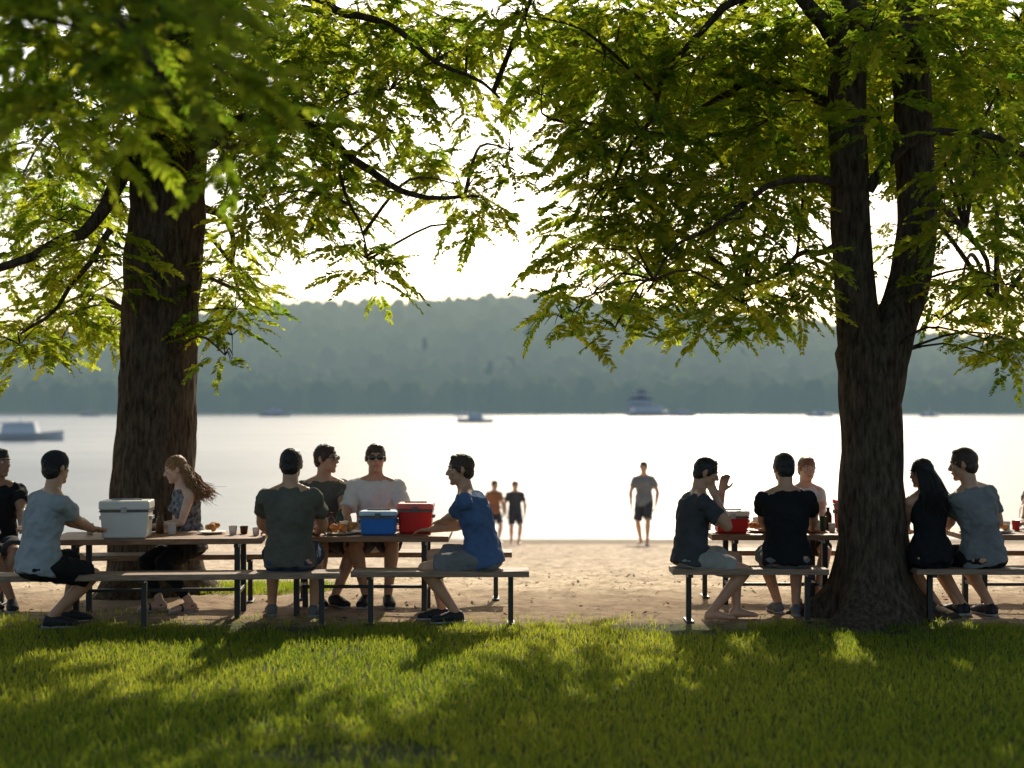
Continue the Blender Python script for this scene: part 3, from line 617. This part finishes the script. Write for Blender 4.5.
# right group
person('seated_man',(X(692,11.05),11.05,HZ),78,8,0,(X(722,11.15),11.15,1.0),(X(716,11.0),11.0,.96),(X(736,11.15),11.15),(X(712,11.05),11.05),haz=92,hp=18,s=.95,shirt=cDK,pants=cKH,plen=.75,hair=BLK,skin='tan',shoes=None,footaz=85,elbow=(.1,-.2,-1))
person('seated_man',(X(786,11.05),11.05,HZ),0,4,0,(X(766,11.5),11.5,T3),(X(812,11.5),11.5,T3),(X(778,11.5),11.5),(X(796,11.35),11.35),haz=-12,hp=8,s=.98,shirt=cBK,pants=cGS,plen=.8,hair=BLK,skin='tan',shoes=SHG)
person('seated_woman',(X(804,12.45),12.45,HZ),178,8,0,(X(822,12.0),12.0,T3),(X(796,12.0),12.0,T3),(X(816,12.0),12.0),(X(796,12.0),12.0),haz=170,hp=5,s=.90,shirt=cWH,pants=cDK,hair=RED,female=True,skin='fair',shoes=SHG)
person('seated_woman',(X(930,11.02),11.02,HZ),-14,10,0,(X(908,11.42),11.42,T3),(X(934,11.5),11.5,T3),(X(938,11.4),11.4),(X(958,11.4),11.4),haz=-40,hp=6,s=.93,shirt=cBK,pants=cBK,plen=.7,sleeve=0,hair=BLK,style='long',female=True,skin='tan',wind=(.06,-.05,0),hairlen=.28,shoes=SHB)
person('seated_man',(X(982,11.05),11.05,HZ),-30,8,-8,(X(946,11.5),11.5,T3),(X(975,11.5),11.5,T3),(X(962,11.4),11.4),(X(990,11.35),11.35),haz=-62,hp=8,s=1.04,shirt=cG2,pants=cBK,hair=BRN,skin='tan',shoes=SHB)
person('seated_man',(X(1056,12.4),12.4,HZ),-150,8,0,(X(1030,11.95),11.95,T3),(X(1020,12.0),12.0,T3),(X(1040,12.0),12.0),(X(1054,12.0),12.0),s=1.0,shirt=cGR,pants=cDK,hair=BRN,skin='tan',shoes=SHB)

# ---------------------------------------------------------------- coolers and table items
PW=mat('plastic_white',(.78,.75,.68),.4,.05,5,.02,trans=.12); PR=mat('plastic_red',(.66,.035,.03),.35,.1,5,.02,trans=.12); PB=mat('plastic_blue',(.04,.20,.62),.35,.1,5,.02,trans=.12); PG=mat('plastic_grey',(.12,.12,.12),.5)
def cooler(px,d,wd,dp,ht,body,lid,rot=0,lh=.045):
    x=X(px,d); e=empty('cooler',(x,d,TZ)); c,s=math.cos(rot),math.sin(rot); ux=Vector((c,s,0)); uy=Vector((-s,c,0)); z=Vector((0,0,1)); O=Vector((x,d,TZ+.002)); hb=ht-lh
    mb=MB(); mb.box(O+z*hb/2,ux*wd/2,uy*dp/2,z*hb/2,.92); mb.ob('body',body,e,bevel=.02,seg=4,smooth=False)
    mb=MB(); mb.box(O+z*(hb+lh/2+.002),ux*(wd/2+.008),uy*(dp/2+.008),z*lh/2); mb.ob('lid',lid,e,bevel=.014,seg=4)
    mb=MB(); mb.box(O+z*(hb-.008),ux*(wd/2+.004),uy*(dp/2+.004),z*.008); mb.ob('rim',PG,e,bevel=.003)
    mb=MB()
    for k in (-1,1):
        p=O+ux*k*(wd/2+.006)+z*hb*.72; mb.box(p,ux*.010,uy*dp*.25,z*.014)
        mb.limb(O+ux*k*wd*.3+z*(ht-.002),O+ux*k*wd*.3+z*(ht+.008),[(0,.006),(1,.006)],n=8)
    mb.limb(O-ux*wd*.3+z*(ht+.008),O+ux*wd*.3+z*(ht+.008),[(0,.006),(1,.006)],n=8)
    mb.box(O-uy*(dp/2+.009)+z*(hb+.004),ux*.022,uy*.005,z*.022); mb.ob('handles_and_latch',PG if lid is not PW else mat('plastic_light_grey',(.45,.44,.42),.5),e,bevel=.003)
cooler(127,11.15,.37,.26,.29,PW,PW,math.radians(5),.07)
cooler(379,11.42,.29,.2,.19,PB,mat('plastic_pale_blue',(.45,.6,.72),.4,.05),0,.04)
cooler(416,11.6,.28,.24,.24,PR,mat('plastic_red_lid',(.66,.14,.11),.4,.05),0,.05)
cooler(731,11.6,.26,.2,.18,PR,PW,0,.045)
cooler(848,11.85,.2,.2,.25,PR,PR,0,.04)
def cup(px,d,r,h,m,name='cup'):
    mb=MB(); x=X(px,d); b=Vector((x,d,TZ+.002)); u=Vector((1,0,0)); v=Vector((0,1,0)); z=Vector((0,0,1))
    mb.rings([(b+z*t*h,u*r*k,v*r*k) for t,k in ((0,.75),(.01,.78),(.5,.88),(.96,.98),(.98,1.04),(1,1.04),(1.0,.92),(.9,.9),(.2,.74))],18); mb.ob(name,m,None,smooth=True)
def bottle(px,d,h,m):
    mb=MB(); x=X(px,d); b=Vector((x,d,TZ+.002)); u=Vector((1,0,0)); v=Vector((0,1,0)); z=Vector((0,0,1)); r=.032
    mb.rings([(b+z*t*h,u*r*k,v*r*k) for t,k in ((0,.9),(.02,1),(.6,1),(.72,.8),(.82,.42),(.93,.4),(.935,.48),(1,.48))],16); mb.ob('bottle',m,None,smooth=True)
def plate(px,d):
    x=X(px,d); e=empty('plate_of_food',(x,d,TZ)); b=Vector((x,d,TZ+.003)); u=Vector((1,0,0)); v=Vector((0,1,0)); z=Vector((0,0,1))
    mb=MB(); mb.rings([(b,u*.07,v*.07),(b+z*.006,u*.085,v*.085),(b+z*.016,u*.115,v*.115),(b+z*.018,u*.115,v*.115),(b+z*.009,u*.08,v*.08)],24); mb.ob('plate',PW,e,smooth=True)
    mb=MB()
    for i in range(7): mb.ell(b+Vector((random.uniform(-.06,.06),random.uniform(-.06,.06),.035+random.random()*.03)),(u*random.uniform(.02,.04),v*random.uniform(.02,.04),z*.024))
    mb.ob('food',mat('bread',(.62,.28,.09),.8,.5,30,trans=.15),e,voxel=.006,disp=.008,dscale=.02)
CW=mat('paper_cup',(.7,.68,.64),.7,.05,trans=.2); CB=mat('brown_bottle',(.08,.04,.02),.2,.1); CR=mat('red_cup',(.5,.03,.03),.4,.05); CG=mat('dark_bottle',(.03,.06,.03),.2)
for a in ((233,11.4,.035,.07,CW),(244,11.5,.035,.06,CB),(256,11.35,.03,.06,CW),(322,11.75,.035,.10,CW),(344,11.6,.035,.09,CW),(757,11.9,.035,.1,CW),(816,11.7,.035,.09,CW),(823,11.75,.03,.12,CG),(832,11.65,.03,.07,CW),(708,11.95,.03,.06,CW),(1006,11.7,.035,.08,CW),(1016,11.8,.035,.08,CR),(90,11.5,.03,.08,CW),(172,11.4,.035,.09,CW)): cup(*a)
for a in ((331,11.5,.17,CB),(340,11.8,.18,CG),(160,11.5,.17,CB),(828,11.95,.18,CB),(745,12.0,.16,CG)): bottle(*a)
for a in ((212,11.5),(350,11.5),(300,11.7),(340,11.4),(800,11.75),(1000,11.6),(760,11.65)): plate(*a)

# ---------------------------------------------------------------- boats and far shore
BW=mat('boat_white',(.78,.79,.80),.35,.05,.5,.02,3,trans=.15); BDK=mat('boat_window',(.03,.04,.05),.15)
def boat(name,px,d,L,az,cab=.5,tall=1.0,mast=0,hull=BW):
    x=X(px,d); wz=-1.34; e=empty(name,(x,d,wz)); a=math.radians(az); f=Vector((math.sin(a),math.cos(a),0)); r=Vector((math.cos(a),-math.sin(a),0)); z=Vector((0,0,1)); O=Vector((x,d,wz))
    V=[];Fc=[]; st=[(-.5,.14,.10,.0),(-.3,.16,.12,-.02),(0,.165,.12,-.03),(.25,.13,.08,-.02),(.4,.07,.03,.0),(.5,.008,.004,.06)]
    for t,bm_,ch,kz in st:
        dk=.11+.04*max(0,t*2)**2
        for (lx,lz) in ((-bm_,dk),(-ch,.01),(0,kz-.03),(ch,.01),(bm_,dk)): V.append(O+f*t*L+r*lx*L+z*lz*L*tall)
    for k in range(len(st)-1):
        for i in range(4): Fc.append((k*5+i,k*5+i+1,(k+1)*5+i+1,(k+1)*5+i))
        Fc.append((k*5,(k+1)*5,(k+1)*5+4,k*5+4))
    Fc.append((0,4,3,2,1)); me=bpy.data.meshes.new('hull'); me.from_pydata([tuple(v) for v in V],[],Fc); addob('hull',me,e,hull)
    if cab:
        mb=MB(); c=O-f*.02*L+z*L*(.11*tall+.06); mb.box(c,f*cab*L*.45,r*.10*L,z*.06*L,1.15); mb.ob('cabin',BW,e,bevel=.02*L/6)
        mb=MB(); mb.box(c+z*.015*L,f*cab*L*.45*1.02,r*.1025*L,z*.025*L,1.03); mb.ob('windows',BDK,e)
        mb=MB(); mb.box(c+z*.07*L-f*.03*L,f*cab*L*.5,r*.11*L,z*.008*L); mb.limb(c+z*.07*L,c+z*.16*L,[(0,.008*L),(1,.004*L)],n=6); mb.ob('roof_and_mast',BW,e)
    if mast:
        mb=MB(); mb.limb(O+z*.1*L,O+z*mast,[(0,.07),(1,.04)],n=6); mb.limb(O+z*(.25*L),O+z*.25*L-f*.42*L,[(0,.12),(1,.08)],n=6); mb.ob('mast_and_boom',BW,e)
boat('motor_boat',22,140,8.0,84,.42,.8)
boat('motor_boat',475,330,8.5,-80,.4)
boat('motor_boat',275,640,14,80,.5); boat('motor_boat',150,650,10,70,.4)
boat('motor_boat',682,640,12,-85,.5); boat('motor_boat',820,600,11,80,.4)
boat('sailboat',930,600,9,75,.3,1,13); boat('sailboat',90,660,9,75,.3,1,12); boat('sailboat',462,700,8,60,.25,1,11)
boat('ferry_boat',648,650,20,75,.7)
e=empty('boathouse',(X(640,846),846,0)); mb=MB(); O=Vector((X(640,846),846,0)); u=Vector((1,0,0));v=Vector((0,1,0));z=Vector((0,0,1))
mb.box(O+z*4,u*7,v*5,z*4); mb.box(O+z*10,u*4,v*3.5,z*2); mb.ob('walls',BW,e)
mb=MB()
for X0,hw,zb,zt,dy in ((0,7.8,8.02,10.0,5.6),(0,4.6,12.02,13.6,4.0)):
    b=len(mb.v)
    for yy in (-dy,dy): mb.v+= [O+u*(X0-hw)+v*yy+z*zb,O+u*(X0+hw)+v*yy+z*zb,O+u*X0+v*yy+z*zt]
    mb.f+= [(b,b+1,b+2),(b+5,b+4,b+3),(b,b+3,b+4,b+1),(b+1,b+4,b+5,b+2),(b+2,b+5,b+3,b)]
mb.ob('roof',mat('roof_grey',(.2,.2,.2),.8),e)
mb=MB()
for i in range(5): mb.box(O+u*(-5+2.5*i)-v*5.02+z*4,u*.7,v*.05,z*1.2)
mb.ob('windows',BDK,e)
